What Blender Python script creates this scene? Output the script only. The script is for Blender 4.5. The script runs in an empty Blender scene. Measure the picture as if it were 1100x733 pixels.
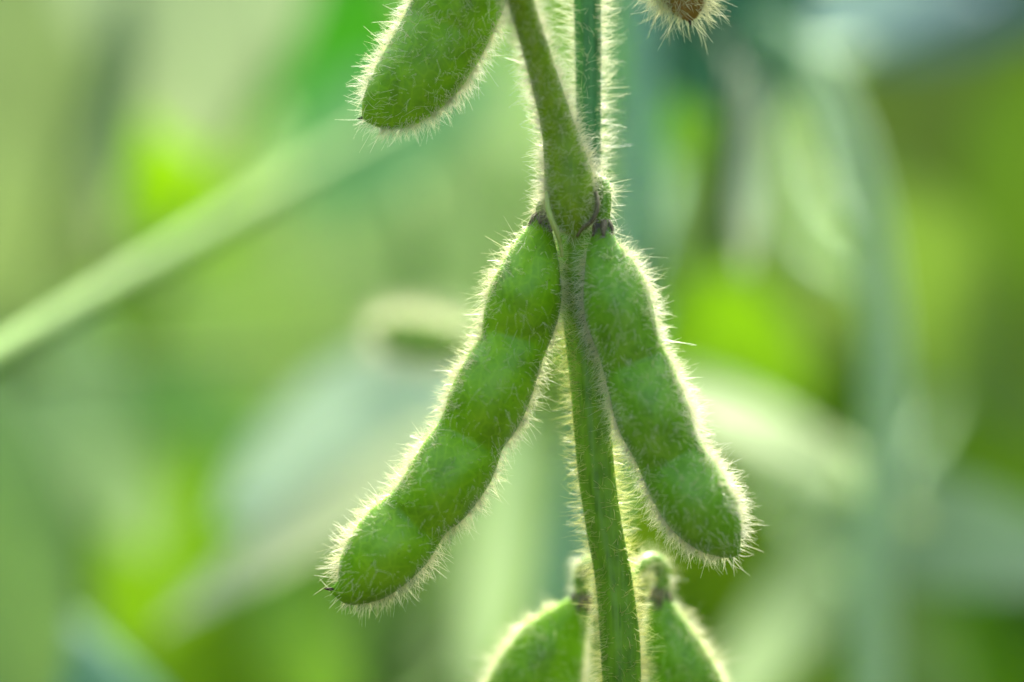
import bpy, math, random
import numpy as np
from mathutils import Vector

R = math.radians
rng = np.random.default_rng(11)
random.seed(11)
scene = bpy.context.scene
COL = scene.collection

# ------------------------------------------------------------------ camera geometry
S = 0.115e-3            # metres per photo pixel (1100 px wide) in the plane of the pods
CD = 0.35               # camera to the plane of the pods
ZC = 0.46               # height of the lens above the soil


def P(px, py, y=0.0):
    """photo pixel -> point y metres behind the plane of the pods"""
    k = S * (CD + y) / CD
    return np.array([(px - 550.0) * k, y, ZC + (366.5 - py) * k])


# ------------------------------------------------------------------ scene helpers
def tag(o, label=None, cat=None, group=None, kind=None):
    if label: o['label'] = label
    if cat: o['category'] = cat
    if group: o['group'] = group
    if kind: o['kind'] = kind
    return o


def empty(name, loc, label, cat, group=None):
    o = bpy.data.objects.new(name, None)
    COL.objects.link(o)
    o.location = loc
    o.empty_display_size = 0.02
    return tag(o, label, cat, group)


def mesh_obj(name, V, F, mat, parent=None, attr=None, smooth=True):
    V = np.asarray(V, dtype=np.float32)
    if parent is not None:
        q = parent
        off = np.zeros(3)
        while q is not None:
            off += np.array(q.location)
            q = q.parent
        V = V - off.astype(np.float32)
    F = np.asarray(F, dtype=np.int32)
    me = bpy.data.meshes.new(name)
    n, k = F.shape
    me.vertices.add(len(V)); me.vertices.foreach_set('co', V.ravel())
    me.loops.add(n * k); me.loops.foreach_set('vertex_index', F.ravel())
    me.polygons.add(n)
    me.polygons.foreach_set('loop_start', np.arange(0, n * k, k, dtype=np.int32))
    me.polygons.foreach_set('loop_total', np.full(n, k, dtype=np.int32))
    me.polygons.foreach_set('use_smooth', np.full(n, smooth))
    if attr:
        for an, av in attr.items():
            a = me.attributes.new(an, 'FLOAT', 'POINT')
            a.data.foreach_set('value', np.asarray(av, dtype=np.float32))
    me.update(calc_edges=True)
    me.validate()
    me.materials.append(mat)
    o = bpy.data.objects.new(name, me)
    COL.objects.link(o)
    o.parent = parent
    return o


def spline(pts, n):
    """Catmull-Rom through rows of pts (any width), n samples evenly spaced along the first 3 columns"""
    p = np.asarray(pts, float)
    p = np.vstack([2 * p[0] - p[1], p, 2 * p[-1] - p[-2]])
    out = []
    for i in range(1, len(p) - 2):
        t = np.linspace(0, 1, 24, endpoint=False)[:, None]
        a, b, c, d = p[i - 1], p[i], p[i + 1], p[i + 2]
        out.append(0.5 * (2 * b + (c - a) * t + (2 * a - 5 * b + 4 * c - d) * t ** 2 + (3 * b - a - 3 * c + d) * t ** 3))
    out.append(p[-2][None])
    q = np.vstack(out)
    L = np.r_[0, np.cumsum(np.linalg.norm(np.diff(q[:, :3], axis=0), axis=1))]
    s = np.linspace(0, L[-1], n)
    return np.stack([np.interp(s, L, q[:, k]) for k in range(q.shape[1])], 1)


def nrm(v):
    return v / np.maximum(np.linalg.norm(v, axis=-1, keepdims=True), 1e-12)


def frames(c):
    T = nrm(np.gradient(c, axis=0))
    ref = np.where(np.abs(T[:, 1:2]) > 0.9, np.array([[1.0, 0, 0]]), np.array([[0, 1.0, 0]]))
    p = nrm(np.cross(T, ref))
    d = np.cross(p, T)
    return T, p, d


def grid_faces(nu, nv):
    i, j = np.meshgrid(np.arange(nu - 1), np.arange(nv), indexing='ij')
    j2 = (j + 1) % nv
    return np.stack([i * nv + j, (i + 1) * nv + j, (i + 1) * nv + j2, i * nv + j2], -1).reshape(-1, 4)


def tube(pts, radii, n=40, nv=16, lobes=0, lobe=0.0, flat=1.0, attr_u=False):
    c = spline(np.c_[np.asarray(pts, float), np.asarray(radii, float)], n)
    cen, r = c[:, :3], c[:, 3]
    T, p, d = frames(cen)
    th = np.linspace(0, 2 * np.pi, nv, endpoint=False)
    m = 1 + lobe * np.cos(lobes * th)
    V = cen[:, None] + r[:, None, None] * (p[:, None] * (np.cos(th) * m)[None, :, None] + d[:, None] * (flat * np.sin(th) * m)[None, :, None])
    V = V.reshape(-1, 3)
    F = grid_faces(n, nv)
    # close the ends with a collapsed ring each
    V = np.vstack([V, np.repeat(cen[:1] - T[:1] * r[0] * .3, nv, 0), np.repeat(cen[-1:] + T[-1:] * r[-1] * .3, nv, 0)])
    j = np.arange(nv); j2 = (j + 1) % nv
    a = n * nv; b = a + nv
    F = np.vstack([F, np.stack([a + j, j, j2, a + j2], 1), np.stack([(n - 1) * nv + j, b + j, b + j2, (n - 1) * nv + j2], 1)])
    u = np.r_[np.repeat(np.linspace(0, 1, n), nv), np.zeros(nv), np.ones(nv)]
    return V, F, u, np.vstack([np.repeat(T, nv, 0), np.repeat(T[:1], nv, 0), np.repeat(T[-1:], nv, 0)])


def hairs(V, F, n, length, radius, along, lean=0.25, jit=0.35, bend=0.35, weight=None, zone=None, spread=0.36, seg=4, scale=None):
    """n tapered, slightly curved hairs standing on the surface; along = direction of the axis per vertex"""
    q = V[F]
    e1, e2 = q[:, 2] - q[:, 0], q[:, 3] - q[:, 1]
    cr = np.cross(e1, e2)
    area = np.linalg.norm(cr, axis=1)
    w = area.copy()
    fc = q.mean(1)
    if weight is not None:
        w *= weight[F].mean(1)
    if zone is not None:
        w *= ((fc[:, 2] > zone[0]) & (fc[:, 2] < zone[1]))
    w /= w.sum()
    f = rng.choice(len(F), n, p=w)
    s, t = rng.random((2, n, 1))
    base = (q[f, 0] * (1 - s) + q[f, 1] * s) * (1 - t) + (q[f, 3] * (1 - s) + q[f, 2] * s) * t
    N = nrm(cr[f])
    A = along[F[f, 0]]
    L = length * np.clip(1 + spread * rng.standard_normal((n, 1)), .3, 1.7)
    sc = np.ones((n, 1)) if scale is None else scale[F[f, 0]][:, None]
    L = L * sc
    D = nrm(N + lean * A + jit * rng.standard_normal((n, 3)))
    # keep every hair on the outer side of the skin
    dn = (D * N).sum(1, keepdims=True)
    D = nrm(D + np.maximum(0.28 - dn, 0) * N)
    B = bend * rng.standard_normal((n, 3)) + A * 0.12
    B -= N * 0.10
    ss = np.linspace(0, 1, seg + 1)
    pts = base[:, None] + L[:, None] * (D[:, None] * ss[None, :, None] + B[:, None] * (ss ** 2)[None, :, None])
    side = nrm(np.cross(D, rng.standard_normal((n, 3))))
    up = np.cross(D, side)
    rr = radius * (1 - 0.75 * ss) * 1.0
    rad = np.clip(1 + .25 * rng.standard_normal((n, 1, 1, 1)), .5, 1.6) * (sc[:, :, None, None] if scale is not None else 1)
    th = np.arange(3) * 2 * np.pi / 3
    ring = side[:, None] * np.cos(th)[None, :, None] + up[:, None] * np.sin(th)[None, :, None]
    W = pts[:, :, None] + ring[:, None] * rr[None, :, None, None] * rad
    W[:, 0] -= N[:, None] * radius
    nv = (seg + 1) * 3
    k, j = np.meshgrid(np.arange(seg), np.arange(3), indexing='ij')
    j2 = (j + 1) % 3
    pat = np.stack([k * 3 + j, k * 3 + j2, (k + 1) * 3 + j2, (k + 1) * 3 + j], -1).reshape(-1, 4)
    FF = (np.arange(n)[:, None, None] * nv + pat[None]).reshape(-1, 4)
    return W.reshape(-1, 3), FF


# ------------------------------------------------------------------ materials
def lin(c):
    c = [x / 255.0 for x in c]
    return tuple((x / 12.92 if x <= 0.04045 else ((x + 0.055) / 1.055) ** 2.4) for x in c) + (1.0,)


class NT:
    def __init__(self, name):
        self.m = bpy.data.materials.new(name)
        self.m.use_nodes = True
        self.t = self.m.node_tree
        self.t.nodes.clear()
        self.out = self.n('ShaderNodeOutputMaterial')

    def n(self, kind, **kw):
        nd = self.t.nodes.new(kind)
        for k, v in kw.items():
            if k in nd.bl_rna.properties:
                setattr(nd, k, v)
            else:
                nd.inputs[k.replace('_', ' ')].default_value = v
        return nd

    def l(self, a, b):
        self.t.links.new(a, b)

    def noise(self, scale, detail=4, rough=.55, vec=None, dist=0.0):
        nd = self.n('ShaderNodeTexNoise')
        nd.inputs['Scale'].default_value = scale
        nd.inputs['Detail'].default_value = detail
        nd.inputs['Roughness'].default_value = rough
        nd.inputs['Distortion'].default_value = dist
        self.l(vec if vec is not None else self.pos(), nd.inputs['Vector'])
        return nd.outputs['Fac']

    def pos(self):
        if not hasattr(self, '_p'):
            self._p = self.n('ShaderNodeTexCoord').outputs['Object']
        return self._p

    def ramp(self, fac, stops):
        r = self.n('ShaderNodeValToRGB')
        e = r.color_ramp.elements
        while len(e) > 1: e.remove(e[-1])
        e[0].position, e[0].color = stops[0]
        for p, c in stops[1:]:
            x = e.new(p); x.color = c
        self.l(fac, r.inputs['Fac'])
        return r.outputs['Color']

    def mix(self, fac, a, b):
        m = self.n('ShaderNodeMix', data_type='RGBA')
        for s, v in ((m.inputs[0], fac), (m.inputs[6], a), (m.inputs[7], b)):
            if hasattr(v, 'is_linked'): self.l(v, s)
            else: s.default_value = v
        return m.outputs[2]


def scl(c, k):
    return tuple(min(1, x * k) for x in c[:3]) + (1,)


def pod_material(name, dark, mid, light, tip=None):
    t = NT(name)
    n1 = t.noise(260, 2, .5)
    n2 = t.noise(1900, 2, .5)
    n3 = t.noise(5200, 2, .6)
    base = t.ramp(n1, [(.15, dark), (.50, mid), (.95, light)])
    base = t.mix(t.ramp(n2, [(.35, (0, 0, 0, 1)), (.75, (.35, .35, .35, 1))]), base, light)
    u = t.n('ShaderNodeAttribute', attribute_name='u').outputs['Fac']
    if tip:
        base = t.mix(t.ramp(u, [(.80, (0, 0, 0, 1)), (.95, (1, 1, 1, 1))]), base, tip)
    # pale suture ridge along both edges
    e = t.n('ShaderNodeAttribute', attribute_name='edge').outputs['Fac']
    base = t.mix(t.ramp(e, [(.90, (0, 0, 0, 1)), (.985, (.5, .5, .5, 1))]), base, scl(light, 1.7))
    # faint net of veins in the skin
    vv = t.n('ShaderNodeTexVoronoi', feature='DISTANCE_TO_EDGE')
    vv.inputs['Scale'].default_value = 620
    vm = t.n('ShaderNodeMapping'); vm.inputs['Scale'].default_value = (1, 1, .6); vm.inputs['Rotation'].default_value = (0, R(30), 0)
    t.l(t.pos(), vm.inputs['Vector']); t.l(vm.outputs[0], vv.inputs['Vector'])
    base = t.mix(t.ramp(vv.outputs['Distance'], [(.0, (.34, .34, .34, 1)), (.09, (0, 0, 0, 1))]), base, scl(light, 1.15))
    # scattered pin-prick marks
    v = t.n('ShaderNodeTexVoronoi', feature='F1')
    v.inputs['Scale'].default_value = 700
    t.l(t.pos(), v.inputs['Vector'])
    spots = t.ramp(v.outputs['Distance'], [(.05, (.55, .55, .55, 1)), (.12, (0, 0, 0, 1))])
    base = t.mix(spots, base, scl(dark, .5))
    b = t.n('ShaderNodeBsdfPrincipled')
    t.l(base, b.inputs['Base Color'])
    b.inputs['Roughness'].default_value = .36
    b.inputs['Specular IOR Level'].default_value = .42
    b.inputs['Subsurface Weight'].default_value = .05
    b.inputs['Subsurface Radius'].default_value = (.6, 1.0, .25)
    b.inputs['Subsurface Scale'].default_value = .0016
    bp = t.n('ShaderNodeBump')
    bp.inputs['Strength'].default_value = .30
    bp.inputs['Distance'].default_value = .0002
    mm = t.n('ShaderNodeMath', operation='ADD')
    t.l(n2, mm.inputs[0]); t.l(n3, mm.inputs[1])
    t.l(mm.outputs[0], bp.inputs['Height'])
    t.l(bp.outputs[0], b.inputs['Normal'])
    t.l(b.outputs[0], t.out.inputs[0])
    return t.m


def stalk_material(name, dark, light, trans=.0, stripe=True, rough=.45):
    t = NT(name)
    n1 = t.noise(380, 3)
    mp = t.n('ShaderNodeMapping')
    mp.inputs['Scale'].default_value = (1, 1, .04)
    t.l(t.pos(), mp.inputs['Vector'])
    n2 = t.noise(2200, 2, .5, mp.outputs[0])
    base = t.ramp(n1, [(.3, dark), (.7, light)])
    if stripe:
        base = t.mix(t.ramp(n2, [(.40, (0, 0, 0, 1)), (.65, (.7, .7, .7, 1))]), base, light)
    b = t.n('ShaderNodeBsdfPrincipled')
    t.l(base, b.inputs['Base Color'])
    b.inputs['Roughness'].default_value = rough
    b.inputs['Subsurface Weight'].default_value = .15
    b.inputs['Subsurface Radius'].default_value = (.6, 1.0, .25)
    b.inputs['Subsurface Scale'].default_value = .001
    bp = t.n('ShaderNodeBump')
    bp.inputs['Strength'].default_value = .35
    bp.inputs['Distance'].default_value = .0002
    t.l(n2, bp.inputs['Height'])
    t.l(bp.outputs[0], b.inputs['Normal'])
    t.l(b.outputs[0], t.out.inputs[0])
    return t.m


def hair_material(name, c, c2, tr=.6):
    t = NT(name)
    n = t.noise(900, 2)
    col = t.ramp(n, [(.35, c), (.65, c2)])
    d = t.n('ShaderNodeBsdfDiffuse'); t.l(col, d.inputs[0])
    tl = t.n('ShaderNodeBsdfTranslucent'); t.l(col, tl.inputs[0])
    g = t.n('ShaderNodeBsdfGlossy'); g.inputs['Roughness'].default_value = .3
    g.inputs['Color'].default_value = (.9, .9, .85, 1)
    m = t.n('ShaderNodeMixShader'); m.inputs[0].default_value = tr
    t.l(d.outputs[0], m.inputs[1]); t.l(tl.outputs[0], m.inputs[2])
    m2 = t.n('ShaderNodeMixShader'); m2.inputs[0].default_value = .08
    t.l(m.outputs[0], m2.inputs[1]); t.l(g.outputs[0], m2.inputs[2])
    t.l(m2.outputs[0], t.out.inputs[0])
    return t.m


_leafmats = {}


def leaf_material(rgb, trans=.45, rough=.5, spec=.3):
    key = (rgb, trans, rough, spec)
    if key in _leafmats: return _leafmats[key]
    c = lin(rgb)
    t = NT('leaf_surface')
    n1 = t.noise(45, 4)
    n2 = t.noise(260, 3)
    col = t.ramp(n1, [(.3, scl(c, .82)), (.55, c), (.75, scl(c, 1.2))])
    u = t.n('ShaderNodeAttribute', attribute_name='vein').outputs['Fac']
    col = t.mix(t.ramp(u, [(.86, (0, 0, 0, 1)), (1., (.6, .6, .6, 1))]), col, scl(c, 1.5))
    b = t.n('ShaderNodeBsdfPrincipled')
    t.l(col, b.inputs['Base Color'])
    b.inputs['Roughness'].default_value = rough
    b.inputs['Specular IOR Level'].default_value = spec
    bp = t.n('ShaderNodeBump'); bp.inputs['Strength'].default_value = .4; bp.inputs['Distance'].default_value = .001
    t.l(n2, bp.inputs['Height']); t.l(bp.outputs[0], b.inputs['Normal'])
    tl = t.n('ShaderNodeBsdfTranslucent')
    tc = t.n('ShaderNodeHueSaturation'); tc.inputs['Saturation'].default_value = 1.12; tc.inputs['Value'].default_value = 1.15
    tc.inputs['Hue'].default_value = .485
    t.l(col, tc.inputs['Color']); t.l(tc.outputs[0], tl.inputs[0])
    m = t.n('ShaderNodeMixShader'); m.inputs[0].default_value = trans
    t.l(b.outputs[0], m.inputs[1]); t.l(tl.outputs[0], m.inputs[2])
    t.l(m.outputs[0], t.out.inputs[0])
    _leafmats[key] = t.m
    return t.m


POD = pod_material('green_pod_skin', lin((82, 126, 0)), lin((110, 168, 2)), lin((148, 198, 30)))
POD_BLUE = pod_material('bluish_pod_skin', lin((72, 120, 2)), lin((98, 156, 16)), lin((140, 188, 60)))
POD_BROWN = pod_material('browning_pod_skin', lin((90, 98, 30)), lin((120, 120, 44)), lin((140, 134, 66)), lin((132, 100, 40)))
POD_SHADED = pod_material('shaded_pod_skin', lin((30, 58, 20)), lin((40, 74, 28)), lin((56, 92, 40)))  # shade on the backlit pod body put into its skin colour
STEM = stalk_material('green_stem_skin', lin((72, 122, 6)), lin((116, 164, 32)))
STEM_SKY = stalk_material('sky_tinted_stem_skin', lin((34, 100, 50)), lin((80, 146, 86)))  # reflected sky and shade tinted into the stem colour
PETIOLE = stalk_material('petiole_skin', lin((86, 128, 2)), lin((132, 168, 22)))
HAIR = hair_material('pale_hair', lin((242, 244, 210)), lin((250, 250, 236)))
HAIR_STEM = hair_material('stem_hair', lin((218, 224, 140)), lin((240, 240, 180)))
HAIR_YELLOW = hair_material('cream_hair', lin((240, 242, 200)), lin((250, 250, 226)))
CALYX = stalk_material('dry_calyx', lin((52, 46, 36)), lin((124, 116, 92)), stripe=True, rough=.8)
CALYX_HAIR = hair_material('calyx_hair', lin((150, 140, 150)), lin((228, 224, 226)))
BEAK = stalk_material('dry_beak', lin((28, 20, 14)), lin((60, 44, 28)), stripe=False, rough=.8)


# ------------------------------------------------------------------ pods
def pod_hull(spec, seeds, depth=.60, roll=0.0, nu=150, nv=56, y0=0.0, bulge=.17, ytip=0.0):
    """spec rows: px, py, half width in px (outline of the green body). seeds: constriction positions 0..1"""
    rows = []
    for i, r in enumerate(spec):
        f = i / (len(spec) - 1)
        y = y0 + ytip * f
        p = P(r[0], r[1], y)
        rows.append(list(p) + [r[2] * S * (CD + y) / CD])
    c = spline(rows, nu)
    cen, hw = c[:, :3], np.maximum(c[:, 3], 1e-5)
    T, p, d = frames(cen)
    # d points away from or towards the lens; keep it towards the lens
    cr, sr = math.cos(roll), math.sin(roll)
    p, d = p * cr + d * sr, d * cr - p * sr
    u = np.linspace(0, 1, nu)
    # thickness swells over every seed and pinches between them
    cuts = [0.02] + list(seeds) + [0.985]
    sw = np.zeros(nu)
    for a, b in zip(cuts[:-1], cuts[1:]):
        k = (u >= a) & (u <= b)
        x = (u[k] - a) / (b - a)
        sw[k] = np.sin(np.pi * x) ** .5
    ker = np.hanning(7); ker /= ker.sum()
    sw = np.convolve(np.pad(sw, 3, mode='edge'), ker, mode='valid')
    th = np.linspace(0, 2 * np.pi, nv, endpoint=False)
    ct, st = np.cos(th), np.sin(th)
    wob = 1 + .02 * np.sin(9 * u[:, None] + 3 * th[None]) + .015 * np.sin(23 * u[:, None] - 2 * th[None])
    smooth_hw = np.minimum(hw, .0062)
    thick = hw * depth * (1 - bulge + 1.9 * bulge * sw)
    # lens-shaped section: rounded faces, a slightly drawn-out suture at both edges
    X = hw[:, None] * np.sign(ct)[None] * np.abs(ct)[None] ** 1.0
    Y = thick[:, None] * np.sign(st)[None] * np.abs(st)[None] ** 1.18 * wob
    # diagonal pinch: the crease between seeds is not square to the pod
    V = cen[:, None] + p[:, None] * X[..., None] + d[:, None] * Y[..., None]
    edge = np.repeat(np.abs(ct)[None] ** 2, nu, 0).ravel()
    uu = np.repeat(u, nv)
    F = grid_faces(nu, nv)
    V = V.reshape(-1, 3)
    V = np.vstack([V, np.repeat(cen[:1], nv, 0), np.repeat(cen[-1:], nv, 0)])
    j = np.arange(nv); j2 = (j + 1) % nv
    a = nu * nv; b = a + nv
    F = np.vstack([F, np.stack([a + j, j, j2, a + j2], 1), np.stack([(nu - 1) * nv + j, b + j, b + j2, (nu - 1) * nv + j2], 1)])
    edge = np.r_[edge, np.zeros(2 * nv)]
    uu = np.r_[uu, np.zeros(nv), np.ones(nv)]
    Tv = np.vstack([np.repeat(T, nv, 0), np.repeat(T[:1], nv, 0), np.repeat(T[-1:], nv, 0)])
    # outward winding
    q = V[F[nu * nv // 2]]
    if np.dot(np.cross(q[2] - q[0], q[3] - q[1]), q.mean(0) - cen[nu // 2]) < 0:
        F = F[:, ::-1]
    return V, F, uu, edge, Tv, cen, p, d, T


def ensure_out(V, F, cen):
    q = V[F]
    n = np.cross(q[:, 2] - q[:, 0], q[:, 3] - q[:, 1])
    c = q.mean(1)
    i = np.argmin(((c[:, None] - cen[None]) ** 2).sum(-1), 1)
    if (np.sum(n * (c - cen[i]), 1) > 0).mean() < .5:
        F = F[:, ::-1]
    return F


def make_calyx(root, at, axis, toward, rad, length, mat, lobes=5, hair_n=520, hair_len=.0011):
    """dry cup of pointed sepals that clasps the top of a pod"""
    axis = nrm(np.asarray(axis, float)); a = nrm(np.cross(axis, [.3, 1, .2])); b = np.cross(axis, a)
    V, F = [], []
    for k in range(lobes):
        ph = 2 * np.pi * (k + .3 * rng.random()) / lobes
        n = 9
        start = len(V)
        L = length * (.75 + .5 * rng.random())
        curl = (rng.random() - .25) * .9
        for i in range(n):
            s = i / (n - 1)
            r = rad * (.65 + .55 * min(1, s * 2.2) + curl * max(0, s - .5) ** 1.3)
            w = (rad * .5) * (1 - s) ** .8 * (1 if s > .1 else .8) + 2e-5
            for t in (-1, 0, 1):
                an = ph + t * w / max(rad, 1e-6)
                rr = r * (1 + (.10 if t == 0 else 0))
                V.append(at + axis * (s * L) + (a * math.cos(an) + b * math.sin(an)) * rr + rng.standard_normal(3) * rad * .03)
        for i in range(n - 1):
            for t in range(2):
                q = start + i * 3 + t
                F.append([q, q + 3, q + 4, q + 1])
    V = np.array(V); F = np.array(F)
    o = mesh_obj('calyx', V, F, mat, root)
    m = o.modifiers.new('thickness', 'SOLIDIFY'); m.thickness = .00012
    HV, HF = hairs(V, F, hair_n, hair_len, 3.2e-5, np.repeat(axis[None], len(V), 0), lean=.8, jit=.6)
    h = mesh_obj('hair', HV, HF, CALYX_HAIR, o); tag(h, kind='stuff')
    return o


def make_pod(spec, cuts, label, mat, hair_mat, n_hair, roll=0.0, y0=0.0, ytip=0.0, depth=.6, hair_len=.00145,
             pedicel=None, calyx=True, beak=True, group='soybean pods growing on the sharp stem', weight_edge=1.0, ped_mat=None, hair_r=3.2e-5, bulge=.17):
    root = empty('soybean_pod', Vector(P(spec[0][0], spec[0][1], y0)), label, 'soybean pod', group)
    V, F, u, edge, T, cen, p, d, Tc = pod_hull(spec, cuts, depth, roll, y0=y0, ytip=ytip, bulge=bulge)
    F = ensure_out(V, F, cen)
    hull = mesh_obj('hull', V, F, mat, root, {'u': u, 'edge': edge})
    w = .105 + .95 * weight_edge * edge ** 6
    w *= .35 + 1.3 * rng.random(len(w))          # thin patches and tufts
    w *= np.where(u < .06, .4, 1)
    HV, HF = hairs(V, F, n_hair, hair_len, hair_r, T, lean=.22, jit=.42, bend=.30, weight=w, scale=1.0 + .04 * edge ** 3)
    h = mesh_obj('hair', HV, HF, hair_mat, hull); tag(h, kind='stuff')
    if beak:
        e = cen[-1]; t = nrm(cen[-1] - cen[-6])
        bv, bf, bu, bt = tube([e - t * .0006, e + t * .0002, e + t * .0007 + np.array([-.0001, 0, .0001])], [.00030, .00018, .00006], 8, 8)
        mesh_obj('beak', bv, ensure_out(bv, bf, np.array([e])), BEAK, root)
    if pedicel is not None:
        pts = [P(*q[:3]) for q in pedicel]; rad = [q[3] * S for q in pedicel]
        pv, pf, pu, pt = tube(pts, rad, 24, 14)
        pf = ensure_out(pv, pf, spline(pts, 24)[:, :3])
        o = mesh_obj('pedicel', pv, pf, ped_mat or STEM, root)
        HV, HF = hairs(pv, pf, 500, .0013, 3.2e-5, pt, lean=.2, jit=.4)
        h = mesh_obj('hair', HV, HF, hair_mat, o); tag(h, kind='stuff')
    if calyx:
        make_calyx(root, cen[0] - Tc[0] * .0006, Tc[2], d[0], spec[0][2] * S * 1.15, .0022, CALYX)
    return root


G = 'soybean pods growing on the sharp stem'
make_pod([(584, 232, 8), (581, 243, 12), (575, 270, 25), (566, 312, 38.5), (558, 345, 39.5), (550, 374, 36.0), (537, 402, 40.5), (521, 438, 42), (507, 466, 37.5),
          (491, 497, 42), (469, 530, 40.5), (450, 551, 37), (425, 580, 42.5), (396, 613, 36), (374, 631, 22), (361, 634, 8), (355, 633, 2)],
         [.28, .53, .755], 'long four-seeded green pod slanting down left, touching the stem',
         POD, HAIR_YELLOW, 4900, roll=R(8), y0=-.0022, ytip=-.001, group=G, weight_edge=1.6,
         pedicel=[(603, 238, -.001, 7), (592, 222, -.002, 8), (584, 222, -.0022, 8), (583, 232, -.0022, 7)], bulge=.44, depth=.72)
make_pod([(648, 240, 7), (648, 250, 11), (649, 270, 20), (658, 303, 33), (665, 335, 37.5), (677, 376, 35), (690, 412, 38.5), (702, 448, 40.5), (716, 483, 36.5),
          (733, 515, 40), (752, 545, 40), (771, 571, 31), (785, 587, 17), (793, 593, 6), (795, 594, 2)],
         [.395, .68], 'three-seeded green pod hanging right of the stem, white hairs brightest on its outer edge',
         POD_BLUE, HAIR, 5600, roll=R(-16), y0=-.0042, ytip=-.001, group=G, weight_edge=1.4, beak=False,
         pedicel=[(630, 236, -.001, 9), (638, 205, -.002, 10), (645, 198, -.003, 10), (648, 214, -.004, 9), (648, 240, -.0042, 7)], bulge=.36, depth=.72)
make_pod([(585, -150, 7), (572, -135, 14), (556, -110, 26), (535, -75, 38), (513, -35, 45), (492, 5, 48), (472, 45, 48), (452, 76, 46), (430, 100, 40),
          (411, 114, 30), (399, 121, 19), (392, 125, 8), (390, 126, 2)],
         [.33, .60], 'plump pod cut off by the top edge, its tip pointing down left',
         POD, HAIR, 4500, roll=R(-10), y0=-.003, ytip=.002, group=G, weight_edge=1.4, hair_len=.00145,
         pedicel=[(628, -165, 0, 9), (612, -180, -.001, 8), (596, -168, -.002, 8), (585, -150, -.003, 7)], bulge=.12)
make_pod([(670, -215, 7), (674, -200, 14), (684, -165, 28), (698, -120, 33), (712, -80, 30), (720, -50, 34), (730, -20, 31), (735, -2, 26), (738, 10, 19), (740, 19, 10), (741, 23, 2)],
         [.40, .66], 'browning pod tip with bristly pale hairs poking in at the top, right of the stem',
         POD_BROWN, HAIR_YELLOW, 4200, roll=R(20), y0=.001, ytip=-.002, group=G, weight_edge=1.0, hair_len=.0021,
         pedicel=[(634, -235, 0, 9), (650, -245, 0, 8), (664, -232, .001, 8), (670, -215, .001, 7)])
make_pod([(626, 640, 8), (622, 650, 14), (610, 668, 25), (594, 692, 39), (578, 728, 48), (562, 766, 50), (551, 800, 42), (534, 838, 44), (514, 880, 43), (494, 925, 36), (480, 950, 18), (474, 960, 3)],
         [.36, .66], 'lower pod slightly out of focus, spreading down left at the bottom of the stem',
         POD, HAIR_YELLOW, 3600, roll=R(14), y0=.010, ytip=.002, group=G, weight_edge=1.4, hair_len=.00145,
         pedicel=[(662, 640, .003, 8), (648, 612, .006, 8.5), (634, 606, .009, 9), (625, 618, .010, 9), (625, 640, .010, 8)])
make_pod([(711, 636, 8), (710, 646, 13), (714, 668, 22), (723, 697, 32), (736, 735, 40), (748, 772, 40), (760, 808, 37), (773, 846, 40), (786, 884, 36), (796, 912, 20), (801, 924, 3)],
         [.37, .66], 'lower pod slightly out of focus, tucked right of the stem at the bottom',
         POD_BLUE, HAIR_YELLOW, 3200, roll=R(-18), y0=.009, ytip=.002, group=G, weight_edge=1.4, hair_len=.00145,
         pedicel=[(668, 640, .003, 8), (684, 612, .006, 8.5), (700, 602, .008, 9), (711, 612, .009, 9), (712, 636, .009, 8)])

# ------------------------------------------------------------------ the sharp plant: stem and front petiole
plant = empty('soybean_plant', Vector((P(690, 733)[0], .004, 0)), 'sharp hairy green stem with a leaf stalk joining it above the pods', 'soybean plant')
ZB = P(0, 760)[2]


def stalk(name, pts, rad, mat, hair_n, hair_len, hmat, zone, n=90, nv=20, lobes=0, lobe=0, hr=3.0e-5, lean=.1, jit=.3, parent=None, sides=False):
    V, F, u, T = tube(pts, rad, n, nv, lobes, lobe)
    F = ensure_out(V, F, spline(pts, n)[:, :3])
    o = mesh_obj(name, V, F, mat, parent if parent is not None else plant)
    wt = None
    if sides:      # the fuzz is thickest in two lines down the sides of the stalk
        ct = np.abs(np.cos(np.linspace(0, 2 * np.pi, nv, endpoint=False)))
        wt = .24 + np.tile(ct ** 4, len(V) // nv)
    if hair_n:
        HV, HF = hairs(V, F, hair_n, hair_len, hr, T, lean=lean, jit=jit, bend=.22, zone=zone, weight=wt)
        h = mesh_obj('hair', HV, HF, hmat, o); tag(h, kind='stuff')
    return o


low = [(690, 1500, .01, 24), (684, 1000, .004, 23), (672, 800, .001, 21), (669, 733, 0, 20.5), (667, 685, 0, 21), (660, 620, 0, 19.5), (649, 560, 0, 19), (641, 500, 0, 19.5),
       (634, 411, 0, 20), (626, 336, .0002, 20.5), (621, 280, .0004, 20), (621, 235, .0006, 21), (627, 200, .0012, 18)]
base_pt = np.array([P(690, 1500, .01)[0] + .004, .012, 0.0])
o = stalk('stem', [base_pt] + [P(*q[:3]) for q in low], [26 * S] + [q[3] * S for q in low], STEM, 3000, .0018, HAIR_STEM,
          (P(0, 800)[2], P(0, 350)[2]), n=260, nv=30, lobes=5, lobe=.08, lean=-.12, sides=True)
up = [(624, 222, .0014, 15), (630, 190, .0018, 13.5), (632, 150, .002, 12.8), (632, 70, .002, 13.2), (631, 0, .002, 13.8), (630, -90, .002, 14.5), (631, -240, .001, 15.5), (636, -420, .0, 14), (640, -520, 0, 9)]
pv = np.array([v.co for v in o.data.vertices]) + np.array(plant.location)
up_F = np.array([p.vertices[:] for p in o.data.polygons if len(p.vertices) == 4])
HV, HF = hairs(pv, up_F, 330, .0013, 3e-5, np.repeat([[0, 0, 1.0]], len(pv), 0), lean=-.4, jit=.3, bend=.2, zone=(P(0, 350)[2], P(0, 240)[2]))
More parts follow.
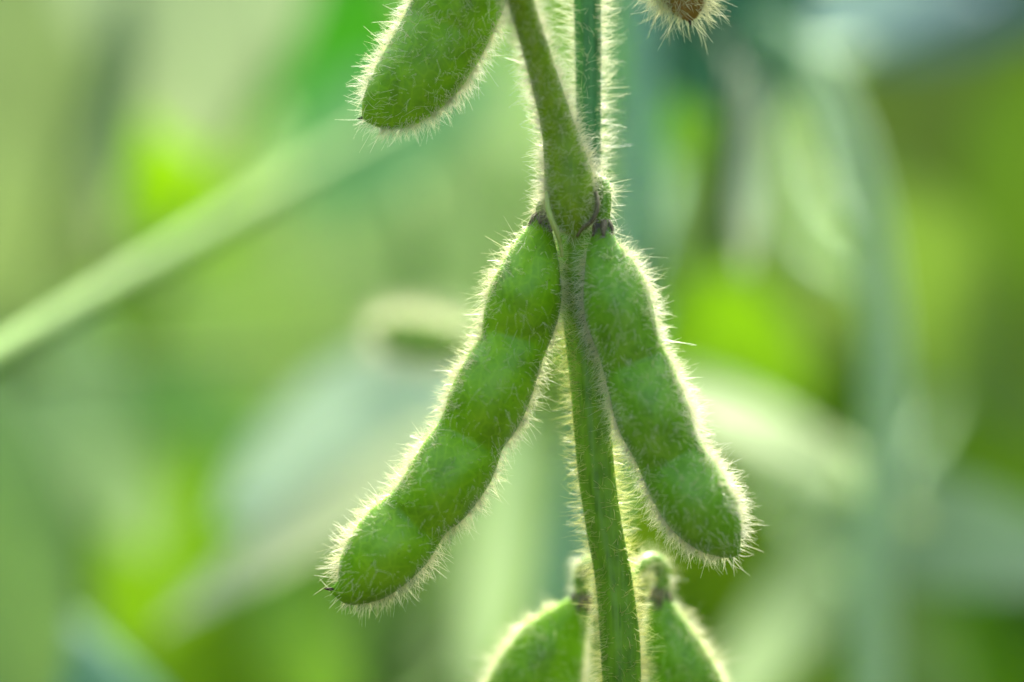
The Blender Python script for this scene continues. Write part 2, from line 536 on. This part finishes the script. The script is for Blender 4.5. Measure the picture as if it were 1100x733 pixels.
tag(mesh_obj('hair', HV, HF, HAIR_STEM, o), kind='stuff')
o = stalk('stem', [P(*q[:3]) for q in up], [q[3] * S for q in up], STEM_SKY, 1900, .0021, HAIR,
          (P(0, 240)[2], P(0, -140)[2]), n=120, nv=28, lobes=6, lobe=.07, lean=.0, jit=.22, hr=3.2e-5, sides=True)
tag(o, label='upper length of the stem, painted bluish for reflected sky')
pet = [(470, -330, -.04, 14), (500, -200, -.027, 13), (534, -80, -.016, 13), (559, 0, -.010, 13.5), (579, 65, -.0072, 14.5), (598, 131, -.0052, 17.5), (607, 170, -.0042, 23), (612, 200, -.0036, 27),
       (615, 222, -.0032, 26), (617, 238, -.0026, 20), (618, 248, -.002, 10), (619, 254, -.001, 4)]
stalk('petiole', [P(*q[:3]) for q in pet], [q[3] * S for q in pet], PETIOLE, 5600, .0016, HAIR, (P(0, 300)[2], P(0, -120)[2]), n=160, nv=24, hr=2.8e-5, lean=-.25, jit=.4, sides=True)


def strip(name, pts, widths, mat, parent):
    c = spline(np.c_[np.array([P(*q) for q in pts]), np.array(widths) * S], 24)
    T = nrm(np.gradient(c[:, :3], axis=0))
    p = nrm(np.cross(T, [0, 1, .3]))
    V = np.concatenate([c[:, :3] + p * c[:, 3:], c[:, :3] + np.array([0, -.00035, 0]), c[:, :3] - p * c[:, 3:]], 1).reshape(-1, 3)
    F = []
    for i in range(23):
        for k in range(2):
            a = i * 3 + k
            F.append([a, a + 3, a + 4, a + 1])
    o = mesh_obj(name, V, F, mat, parent)
    m = o.modifiers.new('thickness', 'SOLIDIFY'); m.thickness = .00015
    return o


STIP = stalk_material('stipule_skin', lin((140, 168, 70)), lin((190, 204, 130)), rough=.7)
s1 = strip('stipule', [(588, 206, -.0050), (589, 224, -.0062), (594, 240, -.0064), (601, 258, -.0052), (604, 276, -.0042)], [1.4, 2.0, 2.0, 1.5, .5], STIP, plant)
s2 = strip('stipule', [(640, 206, -.0062), (642, 222, -.0066), (636, 237, -.0066), (626, 245, -.0060), (620, 254, -.0052)], [1.0, 1.4, 1.2, .8, .3], CALYX, plant)
tag(s2, label='dark dry stipule')


# ------------------------------------------------------------------ leaves
def blade(centre, direction, normal, length, width, curl=.18, fold=.14, wave=.02, nu=15, nv=11):
    """ovate leaflet around centre; direction = base to tip, normal = upper side"""
    d = nrm(np.asarray(direction, float)); n = np.asarray(normal, float); n = nrm(n - d * n.dot(d)); s = np.cross(d, n)
    u = np.linspace(0, 1, nu); v = np.linspace(-1, 1, nv)
    hw = width * .5 * np.clip(np.sin(np.pi * np.clip(u, 0, 1) ** .72), 0, 1) ** .72 + width * .006
    ph = rng.random(4) * 6.28
    V = []
    A = []
    for i in range(nu):
        for j in range(nv):
            x = (u[i] - .5) * length
            yv = v[j] * hw[i]
            z = -curl * length * (u[i] - .45) ** 2 + fold * abs(yv) - .10 * yv * yv / max(width, 1e-6) * 2
            z += wave * length * math.sin(5 * u[i] + ph[0] + 2 * v[j]) * abs(v[j])
            V.append(centre + d * x + s * yv + n * z)
            A.append(1 - min(1, abs(v[j]) * 3) if abs(v[j]) < .3 else (1. if False else .0))
    i, j = np.meshgrid(np.arange(nu - 1), np.arange(nv - 1), indexing='ij')
    F = np.stack([i * nv + j, (i + 1) * nv + j, (i + 1) * nv + j + 1, i * nv + j + 1], -1).reshape(-1, 4)
    V = np.array(V)
    return V, F, np.array(A), V[nv // 2]


def img_dir(deg, toward=0.0):
    return np.array([math.cos(R(deg)), -toward, math.sin(R(deg))])


class Plant:
    def __init__(self, label, stem_pts, stem_rad, mat, group='out-of-focus soybean plants behind', name='soybean_plant', cat='soybean plant'):
        """stem_pts: world points from the ground up"""
        self.c = spline(np.array(stem_pts, float), 60)
        self.root = empty(name, Vector(self.c[0]), label, cat, group)
        V, F, u, T = tube(stem_pts, stem_rad, 60, 12)
        mesh_obj('stem', V, ensure_out(V, F, self.c), mat, self.root)
        self.mat = mat

    def leaf(self, px, py, y, deg, L, W, rgb, normal=(0, -1, .5), toward=.1, trans=.45, rough=.5, spec=.3, curl=.18, fold=.14, attach=None, pet=True, part='leaf', wave=.02):
        c = P(px, py, y)
        V, F, A, base = blade(c, img_dir(deg, toward), normal, L, W, curl, fold, wave)
        o = mesh_obj(part, V, F, leaf_material(rgb, trans, rough, spec), self.root, {'vein': A})
        if pet:
            k = np.argmin(np.abs(self.c[:, 2] - (base[2] - .05 if attach is None else attach)) + .0 * self.c[:, 0])
            a = self.c[k]
            mid = (a + base) / 2 + np.array([0, .01, -.012])
            tv, tf, _, _ = tube([a, mid, base], [.0016, .0013, .0011], 16, 8)
            mesh_obj('petiole', tv, tf, self.mat, self.root)
        return o

    def stalk(self, pts, rad, mat, part='petiole'):
        V, F, u, T = tube(pts, rad, 40, 14)
        return mesh_obj(part, V, ensure_out(V, F, spline(pts, 40)[:, :3]), mat, self.root)


def wpx(w, y):
    return w * .5 * S * (CD + y) / CD


BG_PALE = stalk_material('pale_stalk', lin((92, 128, 48)), lin((112, 148, 66)), stripe=False, rough=.85)
BG_TEAL = stalk_material('bluish_stalk', lin((128, 176, 140)), lin((150, 196, 164)), stripe=False, rough=.85)
BG_DARK = stalk_material('dark_stalk', lin((34, 54, 20)), lin((50, 72, 32)), stripe=False, rough=.9)
BG_OLIVE = stalk_material('olive_stalk', lin((104, 134, 60)), lin((130, 160, 84)), stripe=False, rough=.85)

for (q, dg, nn) in (((470, -470, -.05), 95, (0, -.3, 1)), ((350, -360, -.05), 175, (-.3, -.2, 1)), ((590, -390, -.06), 20, (.3, -.2, 1))):
    V, F, A, b0 = blade(P(*q), img_dir(dg, .3), nn, .075, .05)
    mesh_obj('leaf', V, F, leaf_material((96, 140, 40)), plant, {'vein': A})

# plant A: long pale leaf stalk crossing the left of the picture
A_ = Plant('blurred plant with a long pale leaf stalk rising diagonally at the left', [(-.112, -.005, 0), (-.108, -.003, .2), (-.1035, 0, .43), (-.101, .002, .56)], [.005, .0045, .004, .003], BG_PALE)
a0, a1 = P(-40, 406, .05), P(425, 128, .17)
A_.stalk([np.array([-.1035, 0, .425]), a0 - (a1 - a0) * .25] + [a0 + (a1 - a0) * f for f in (0, .2, .4, .6, .8, 1)], [.0027, .0026, .0025, .0024, .0023, .0021, .0018, .0014], BG_PALE)
A_.leaf(420, 132, .21, 30, .050, .030, (96, 150, 96), normal=(-.3, -1, .4), trans=.3, pet=False)
A_.leaf(60, 720, .12, -38, .10, .022, (104, 160, 124), normal=(.3, -.8, .6), trans=.25)
A_.leaf(-60, 560, .10, -60, .07, .04, (128, 166, 92), normal=(.2, -.8, .6), trans=.4)

BG_GREY = stalk_material('greyish_stalk', lin((160, 196, 136)), lin((178, 208, 156)), stripe=False, rough=.85)

# plant B: tall arching stem on the right with drooping pale leaves
zb = P(0, 733, .12)[2]
B_ = Plant('blurred plant whose tall bluish stem arches over at the right', [(P(930, 0, .12)[0] + .02, .13, 0), (P(930, 0, .12)[0] + .008, .125, .2), P(936, 733, .12), P(948, 560, .12), P(952, 420, .12), P(940, 280, .12), P(915, 160, .12), P(872, 70, .122), P(820, 20, .125)],
           [.006, .0055, wpx(52, .12), wpx(52, .12), wpx(48, .12), wpx(44, .12), wpx(42, .12), wpx(34, .12), wpx(22, .125)], BG_GREY)
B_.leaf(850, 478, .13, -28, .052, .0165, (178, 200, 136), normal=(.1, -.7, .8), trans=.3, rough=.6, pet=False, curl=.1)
B_.leaf(1040, 580, .15, -12, .055, .022, (132, 162, 118), normal=(.1, -.9, .5), trans=.3, rough=.6, pet=False)
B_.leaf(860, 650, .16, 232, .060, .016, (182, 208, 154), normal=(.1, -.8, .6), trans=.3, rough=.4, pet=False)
B_.leaf(925, 12, .20, 12, .052, .018, (146, 172, 160), normal=(.1, -.9, .4), trans=.2, rough=.6)
B_.leaf(1010, 10, .22, 4, .06, .02, (60, 84, 84), normal=(0, -1, .0), trans=.2)
B_.leaf(1060, 160, .28, -80, .11, .06, (66, 88, 38), normal=(-.2, -1, .1), trans=.35)
B_.leaf(1090, 480, .3, -85, .10, .045, (84, 128, 28), normal=(-.3, -1, .1), trans=.35)
B_.leaf(1040, 690, .3, -60, .09, .06, (70, 122, 14), normal=(0, -1, .1), trans=.4)
B_.leaf(840, 590, .3, -80, .10, .05, (84, 126, 0), normal=(0, -1, .1), trans=.4)

# plant C: stem behind the pods, hanging pod with its backlit rim painted pale and dark leaf above it
C_ = Plant('blurred plant directly behind the pods with a bluish stem and a dark top leaf', [(P(690, 0, .13)[0], .14, 0), P(560, 1400, .14), P(590, 733, .14), P(640, 480, .14), P(676, 280, .13), P(686, 120, .13), P(688, -80, .13)],
           [.005, .0045, .0036, .0036, wpx(44, .13), wpx(44, .13), wpx(40, .13)], BG_TEAL)
C_.leaf(778, 26, .13, -66, .038, .034, (42, 78, 58), normal=(-.1, -1, .15), trans=.2)
C_.leaf(700, 60, .22, -75, .05, .03, (60, 110, 16), normal=(0, -1, .1), trans=.4)
C_.leaf(785, 378, .19, -30, .036, .028, (100, 152, 26), normal=(0, -1, .2), trans=.45)
C_.leaf(760, 230, .26, -80, .07, .045, (120, 150, 80), normal=(0, -1, .2), trans=.3)
C_.leaf(730, 90, .3, -80, .08, .05, (60, 104, 30), normal=(0, -1, .2), trans=.3)
C_.stalk([P(756, 20, .13), P(778, 50, .115), P(788, 74, .105), P(790, 92, .1)], [.0010, .0009, .0008, .0007], BG_DARK)
B_.leaf(803, 180, .112, -91, .036, .0062, (206, 220, 190), normal=(.2, -1, .1), trans=.55, pet=False, curl=.08)  # pale strip stands in for the hanging pod's bright backlit hair rim

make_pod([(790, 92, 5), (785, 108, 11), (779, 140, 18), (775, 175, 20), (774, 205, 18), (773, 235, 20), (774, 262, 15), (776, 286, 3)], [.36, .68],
         'blurred dark narrow pod hanging alone beside its painted backlit rim, upper right', POD_SHADED, HAIR_STEM, 120, roll=R(60), y0=.10, depth=.6, hair_len=.0018, beak=False, calyx=False,
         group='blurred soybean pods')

# plant D: centre-left plant with a broad leaf, sky glare put into its pale colour
D_ = Plant('blurred plant at centre left carrying a broad leaf with sky glare in its colour', [(P(380, 0, .17)[0], .18, 0), P(400, 1400, .18), P(400, 760, .17), P(440, 600, .17), P(450, 470, .17), P(455, 330, .17), P(440, 200, .18)],
           [.005, .0045, wpx(44, .17), wpx(36, .17), .0028, .0025, .0018], BG_PALE)
D_.leaf(330, 560, .13, 213, .062, .012, (190, 204, 160), normal=(.2, -.8, .7), trans=.4, rough=.35, pet=False, fold=.05)  # narrow pale blade painted as the glare band along the leaf edge
D_.leaf(375, 480, .15, 205, .055, .034, (200, 226, 192), normal=(.1, -.8, .7), trans=.5, rough=.6)  # sky glare painted in as a near-white base colour
make_pod([(520, 374, 4), (508, 372, 10), (488, 370, 19), (464, 366, 23), (440, 362, 24), (418, 360, 20), (406, 359, 11), (400, 359, 3)], [.5],
         'blurred short pod lying sideways just behind the long left pod', POD, HAIR, 1700, roll=R(20), y0=.085, depth=.6, hair_len=.0024, beak=False, calyx=False,
         group='blurred soybean pods', pedicel=[(455, 330, .17, 8), (500, 345, .13, 7), (524, 362, .095, 6), (520, 374, .085, 5)], ped_mat=BG_PALE)
D_.leaf(270, 690, .25, 240, .08, .05, (104, 150, 40), normal=(0, -1, .3), trans=.4)
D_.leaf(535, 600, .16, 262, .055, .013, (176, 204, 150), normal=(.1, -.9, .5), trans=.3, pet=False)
D_.leaf(590, 640, .22, 262, .06, .03, (110, 160, 24), normal=(.1, -.9, .3), trans=.45)

# plant E: upper left, grey-green drooping leaf, lime leaf
E_ = Plant('blurred plant at upper left with a large greyish leaf over a lime one', [(P(120, 0, .3)[0], .34, 0), (P(120, 0, .3)[0], .33, .3), P(140, 300, .32), P(150, 60, .31), P(160, -150, .31)],
           [.005, .0045, .003, .0026, .002], BG_OLIVE)
E_.leaf(200, -35, .19, -82, .072, .054, (128, 148, 108), normal=(.1, -.9, .5), trans=.35)
E_.leaf(60, 130, .26, -100, .10, .06, (112, 134, 84), normal=(.2, -.9, .4), trans=.35)
E_.leaf(186, 198, .23, -55, .040, .026, (126, 186, 8), normal=(0, -1, .3), trans=.45)
E_.leaf(440, 250, .32, -70, .08, .06, (146, 176, 118), normal=(0, -1, .4), trans=.35)
E_.leaf(355, 50, .28, -85, .075, .036, (54, 128, 40), normal=(-.2, -1, .2), trans=.3)
E_.leaf(300, 330, .34, -60, .09, .06, (150, 186, 108), normal=(0, -1, .4), trans=.4)
E_.leaf(110, 360, .36, -100, .10, .07, (150, 180, 106), normal=(0, -1, .4), trans=.4)
E_.leaf(30, 480, .3, -80, .10, .07, (134, 176, 74), normal=(0, -1, .3), trans=.4)

for pts, r in (([P(-10, 470, .2), P(40, 300, .18), P(75, 160, .17), P(120, 40, .17)], .0013), ([P(150, 460, .22), P(170, 330, .2), P(225, 200, .19), P(300, 60, .19)], .0014),
               ([P(-60, 408, .2), P(120, 392, .18), P(300, 384, .17), P(455, 372, .17)], .0013)):
    E_.stalk(pts, [r, r, r * .9, r * .7], BG_OLIVE)
for (px, py, y, dg, L, W, rgb) in ((85, 450, .2, -60, .06, .026, (172, 204, 142)), (165, 610, .22, -125, .06, .026, (120, 170, 58)), (10, 330, .2, -100, .06, .018, (134, 160, 96)), (45, 610, .18, -70, .05, .02, (118, 150, 92)),
                                   (250, 470, .2, -35, .05, .018, (128, 178, 84)), (120, 120, .17, -95, .05, .010, (150, 170, 122)), (330, 700, .2, -60, .05, .018, (120, 168, 70))):
    E_.leaf(px, py, y, dg, L, W, rgb, normal=(.1, -.9, .4), trans=.4, pet=False)
for (px, py, y, dg, L, W, rgb) in ((1010, 330, .2, -50, .07, .03, (108, 142, 60)), (880, 300, .24, -125, .06, .03, (130, 158, 84)), (1090, 250, .22, -95, .08, .022, (74, 108, 34)), (980, 690, .2, -60, .05, .016, (120, 156, 90))):
    B_.leaf(px, py, y, dg, L, W, rgb, normal=(-.1, -.9, .3), trans=.4, pet=False)

# rows of soybean plants further back, each with its own tone of leaves
SPECS = [(-.30, .62, (140, 178, 84), 'yellowish'), (-.17, .50, (152, 192, 104), 'pale green'), (-.05, .66, (154, 194, 102), 'light green'), (.06, .54, (132, 180, 64), 'fresh green'),
         (.17, .58, (112, 156, 50), 'mid green'), (.29, .52, (88, 130, 40), 'dark green'), (.40, .7, (84, 116, 52), 'dull olive'), (-.43, .66, (124, 154, 84), 'greyish green')]
where = ['second from the far left', 'below the diagonal stalk', 'between the two sharp hanging pods', 'straight behind the right-hand sharp pod', 'left of the arching stem', 'right of the arching stem', 'at the far right edge', 'at the far left edge']
for (x, y, rgb, tone), wh in zip(SPECS, where):
    pl = Plant('%s leafy plant in the blurred back row, %s' % (tone, wh), [(x, y, 0), (x + .01, y + .005, .25), (x - .005, y, .5), (x + .01, y, .74)], [.005, .004, .003, .0015], BG_OLIVE, group='soybean plants in the blurred back row')
    for k in range(30):
        z = .22 + .54 * (k + rng.random()) / 30
        a = k * 2.4 + rng.random()
        rad = .03 + .07 * rng.random()
        c = np.array([x + rad * math.cos(a), y - .03 + .8 * rad * math.sin(a), z])
        d = np.array([math.cos(a), math.sin(a) - .3, -.5 + .6 * rng.random()])
        n = np.array([.5 * rng.standard_normal() * .6, -.7 + .4 * rng.standard_normal(), .6])
        v = .85 + .3 * rng.random()
        col = tuple(int(max(4, min(250, q * v + g))) for q, g in zip(rgb, rng.integers(-10, 10, 3)))
        col = tuple(int(round(q / 8) * 8) for q in col)
        V, F, A, base = blade(c, d, n, .095 + .03 * rng.random(), .06 + .015 * rng.random(), nu=11, nv=7)
        mesh_obj('leaf', V, F, leaf_material(col, .45), pl.root, {'vein': A})

# everything behind that: a closed mass of soybean leaves
FV, FF, FA, k0 = [], [], [], 0
for i in range(5600):
    y = .8 + 3.4 * rng.random() ** 1.4
    x = (rng.random() - .5) * 2 * (.8 + .42 * y)
    z = .06 + .76 * rng.random() ** .7
    a = rng.random() * 6.28
    V, F, A, b = blade(np.array([x, y, z]), np.array([math.cos(a), math.sin(a), -.4 + .4 * rng.standard_normal()]), np.array([.4 * rng.standard_normal(), -.6 + .4 * rng.standard_normal(), .7]),
                       .10 + .05 * rng.random(), .07 + .02 * rng.random(), nu=6, nv=5)
    FV.append(V); FF.append(F + k0); FA.append(A); k0 += len(V)
# the same crop on both sides, unseen, added to block side light on the pods
for i in range(2600):
    y = -1.2 + 2.1 * rng.random()
    x = (.6 + .6 * rng.random()) * (1 if i % 2 else -1)
    z = .06 + .76 * rng.random() ** .7
    a = rng.random() * 6.28
    V, F, A, b = blade(np.array([x, y, z]), np.array([math.cos(a), math.sin(a), -.4 + .4 * rng.standard_normal()]), np.array([.4 * rng.standard_normal(), -.6 + .4 * rng.standard_normal(), .7]),
                       .10 + .05 * rng.random(), .07 + .02 * rng.random(), nu=6, nv=5)
    FV.append(V); FF.append(F + k0); FA.append(A); k0 += len(V)
o = mesh_obj('soybean_foliage', np.vstack(FV), np.vstack(FF), leaf_material((126, 168, 66), .45), None, {'vein': np.concatenate(FA)})
tag(o, 'blurred mass of green soybean leaves filling the field behind', 'foliage', kind='stuff')

# ------------------------------------------------------------------ ground
t = NT('soil')
n1 = t.noise(9, 6); n2 = t.noise(80, 5)
c = t.ramp(n1, [(.3, lin((58, 50, 36))), (.6, lin((76, 68, 44))), (.8, lin((74, 84, 40)))])
b = t.n('ShaderNodeBsdfPrincipled'); t.l(c, b.inputs['Base Color']); b.inputs['Roughness'].default_value = .95
bp = t.n('ShaderNodeBump'); bp.inputs['Distance'].default_value = .02; t.l(n2, bp.inputs['Height']); t.l(bp.outputs[0], b.inputs['Normal'])
t.l(b.outputs[0], t.out.inputs[0])
g = 60
xs = np.linspace(-1, 1, g); xs = np.sign(xs) * np.abs(xs) ** 3 * 200
X, Y = np.meshgrid(xs, xs, indexing='ij')
Z = -.01 + .012 * np.sin(X * 7) * np.cos(Y * 9)
Z = np.where(np.hypot(X, Y) > 5, -.01, Z)
i, j = np.meshgrid(np.arange(g - 1), np.arange(g - 1), indexing='ij')
F = np.stack([i * g + j, (i + 1) * g + j, (i + 1) * g + j + 1, i * g + j + 1], -1).reshape(-1, 4)
tag(mesh_obj('ground', np.stack([X, Y, Z], -1).reshape(-1, 3), F, t.m), kind='structure')

# ------------------------------------------------------------------ light
SUN_EL, SUN_AZ = R(52), R(12)      # sun behind the plant, a little to the right
to_sun = Vector((math.sin(SUN_AZ) * math.cos(SUN_EL), math.cos(SUN_AZ) * math.cos(SUN_EL), math.sin(SUN_EL)))
w = bpy.data.worlds.new('World'); scene.world = w
w.use_nodes = True
nt = w.node_tree; nt.nodes.clear()
sky = nt.nodes.new('ShaderNodeTexSky'); sky.sky_type = 'NISHITA'; sky.sun_disc = False
sky.sun_elevation = SUN_EL; sky.sun_rotation = SUN_AZ
sky.air_density = .7; sky.dust_density = 6.0; sky.ozone_density = 1.0
bg = nt.nodes.new('ShaderNodeBackground'); bg.inputs['Strength'].default_value = .15
ow = nt.nodes.new('ShaderNodeOutputWorld')
nt.links.new(sky.outputs[0], bg.inputs[0]); nt.links.new(bg.outputs[0], ow.inputs[0])
ld = bpy.data.lights.new('sun', 'SUN'); ld.energy = 2.9; ld.angle = R(12); ld.color = (1, .98, .93)
lo = bpy.data.objects.new('sun', ld); COL.objects.link(lo)
lo.location = to_sun * 3
lo.rotation_euler = (-to_sun).to_track_quat('-Z', 'Y').to_euler()

# ------------------------------------------------------------------ camera
cd = bpy.data.cameras.new('camera')
cam = bpy.data.objects.new('camera', cd); COL.objects.link(cam)
cam.location = (0, -CD, ZC); cam.rotation_euler = (R(90), 0, 0)
cd.sensor_width = 36; cd.lens = 36 * CD / (1100 * S)
cd.clip_start = .01; cd.clip_end = 1000
cd.dof.use_dof = True
cd.dof.focus_distance = CD - .003
cd.dof.aperture_fstop = 3.8
scene.camera = cam

scene.render.engine = 'CYCLES'
scene.cycles.use_denoising = True
scene.cycles.denoiser = 'OPENIMAGEDENOISE'
scene.cycles.denoising_input_passes = 'RGB_ALBEDO_NORMAL'
scene.cycles.denoising_prefilter = 'ACCURATE'
scene.cycles.use_adaptive_sampling = False
scene.cycles.max_bounces = 8
scene.cycles.transparent_max_bounces = 4
scene.cycles.sample_clamp_indirect = 6
vs = scene.view_settings
vs.view_transform = 'Standard'; vs.look = 'None'; vs.gamma = 1; vs.use_curve_mapping = False
vs.exposure = 2.18
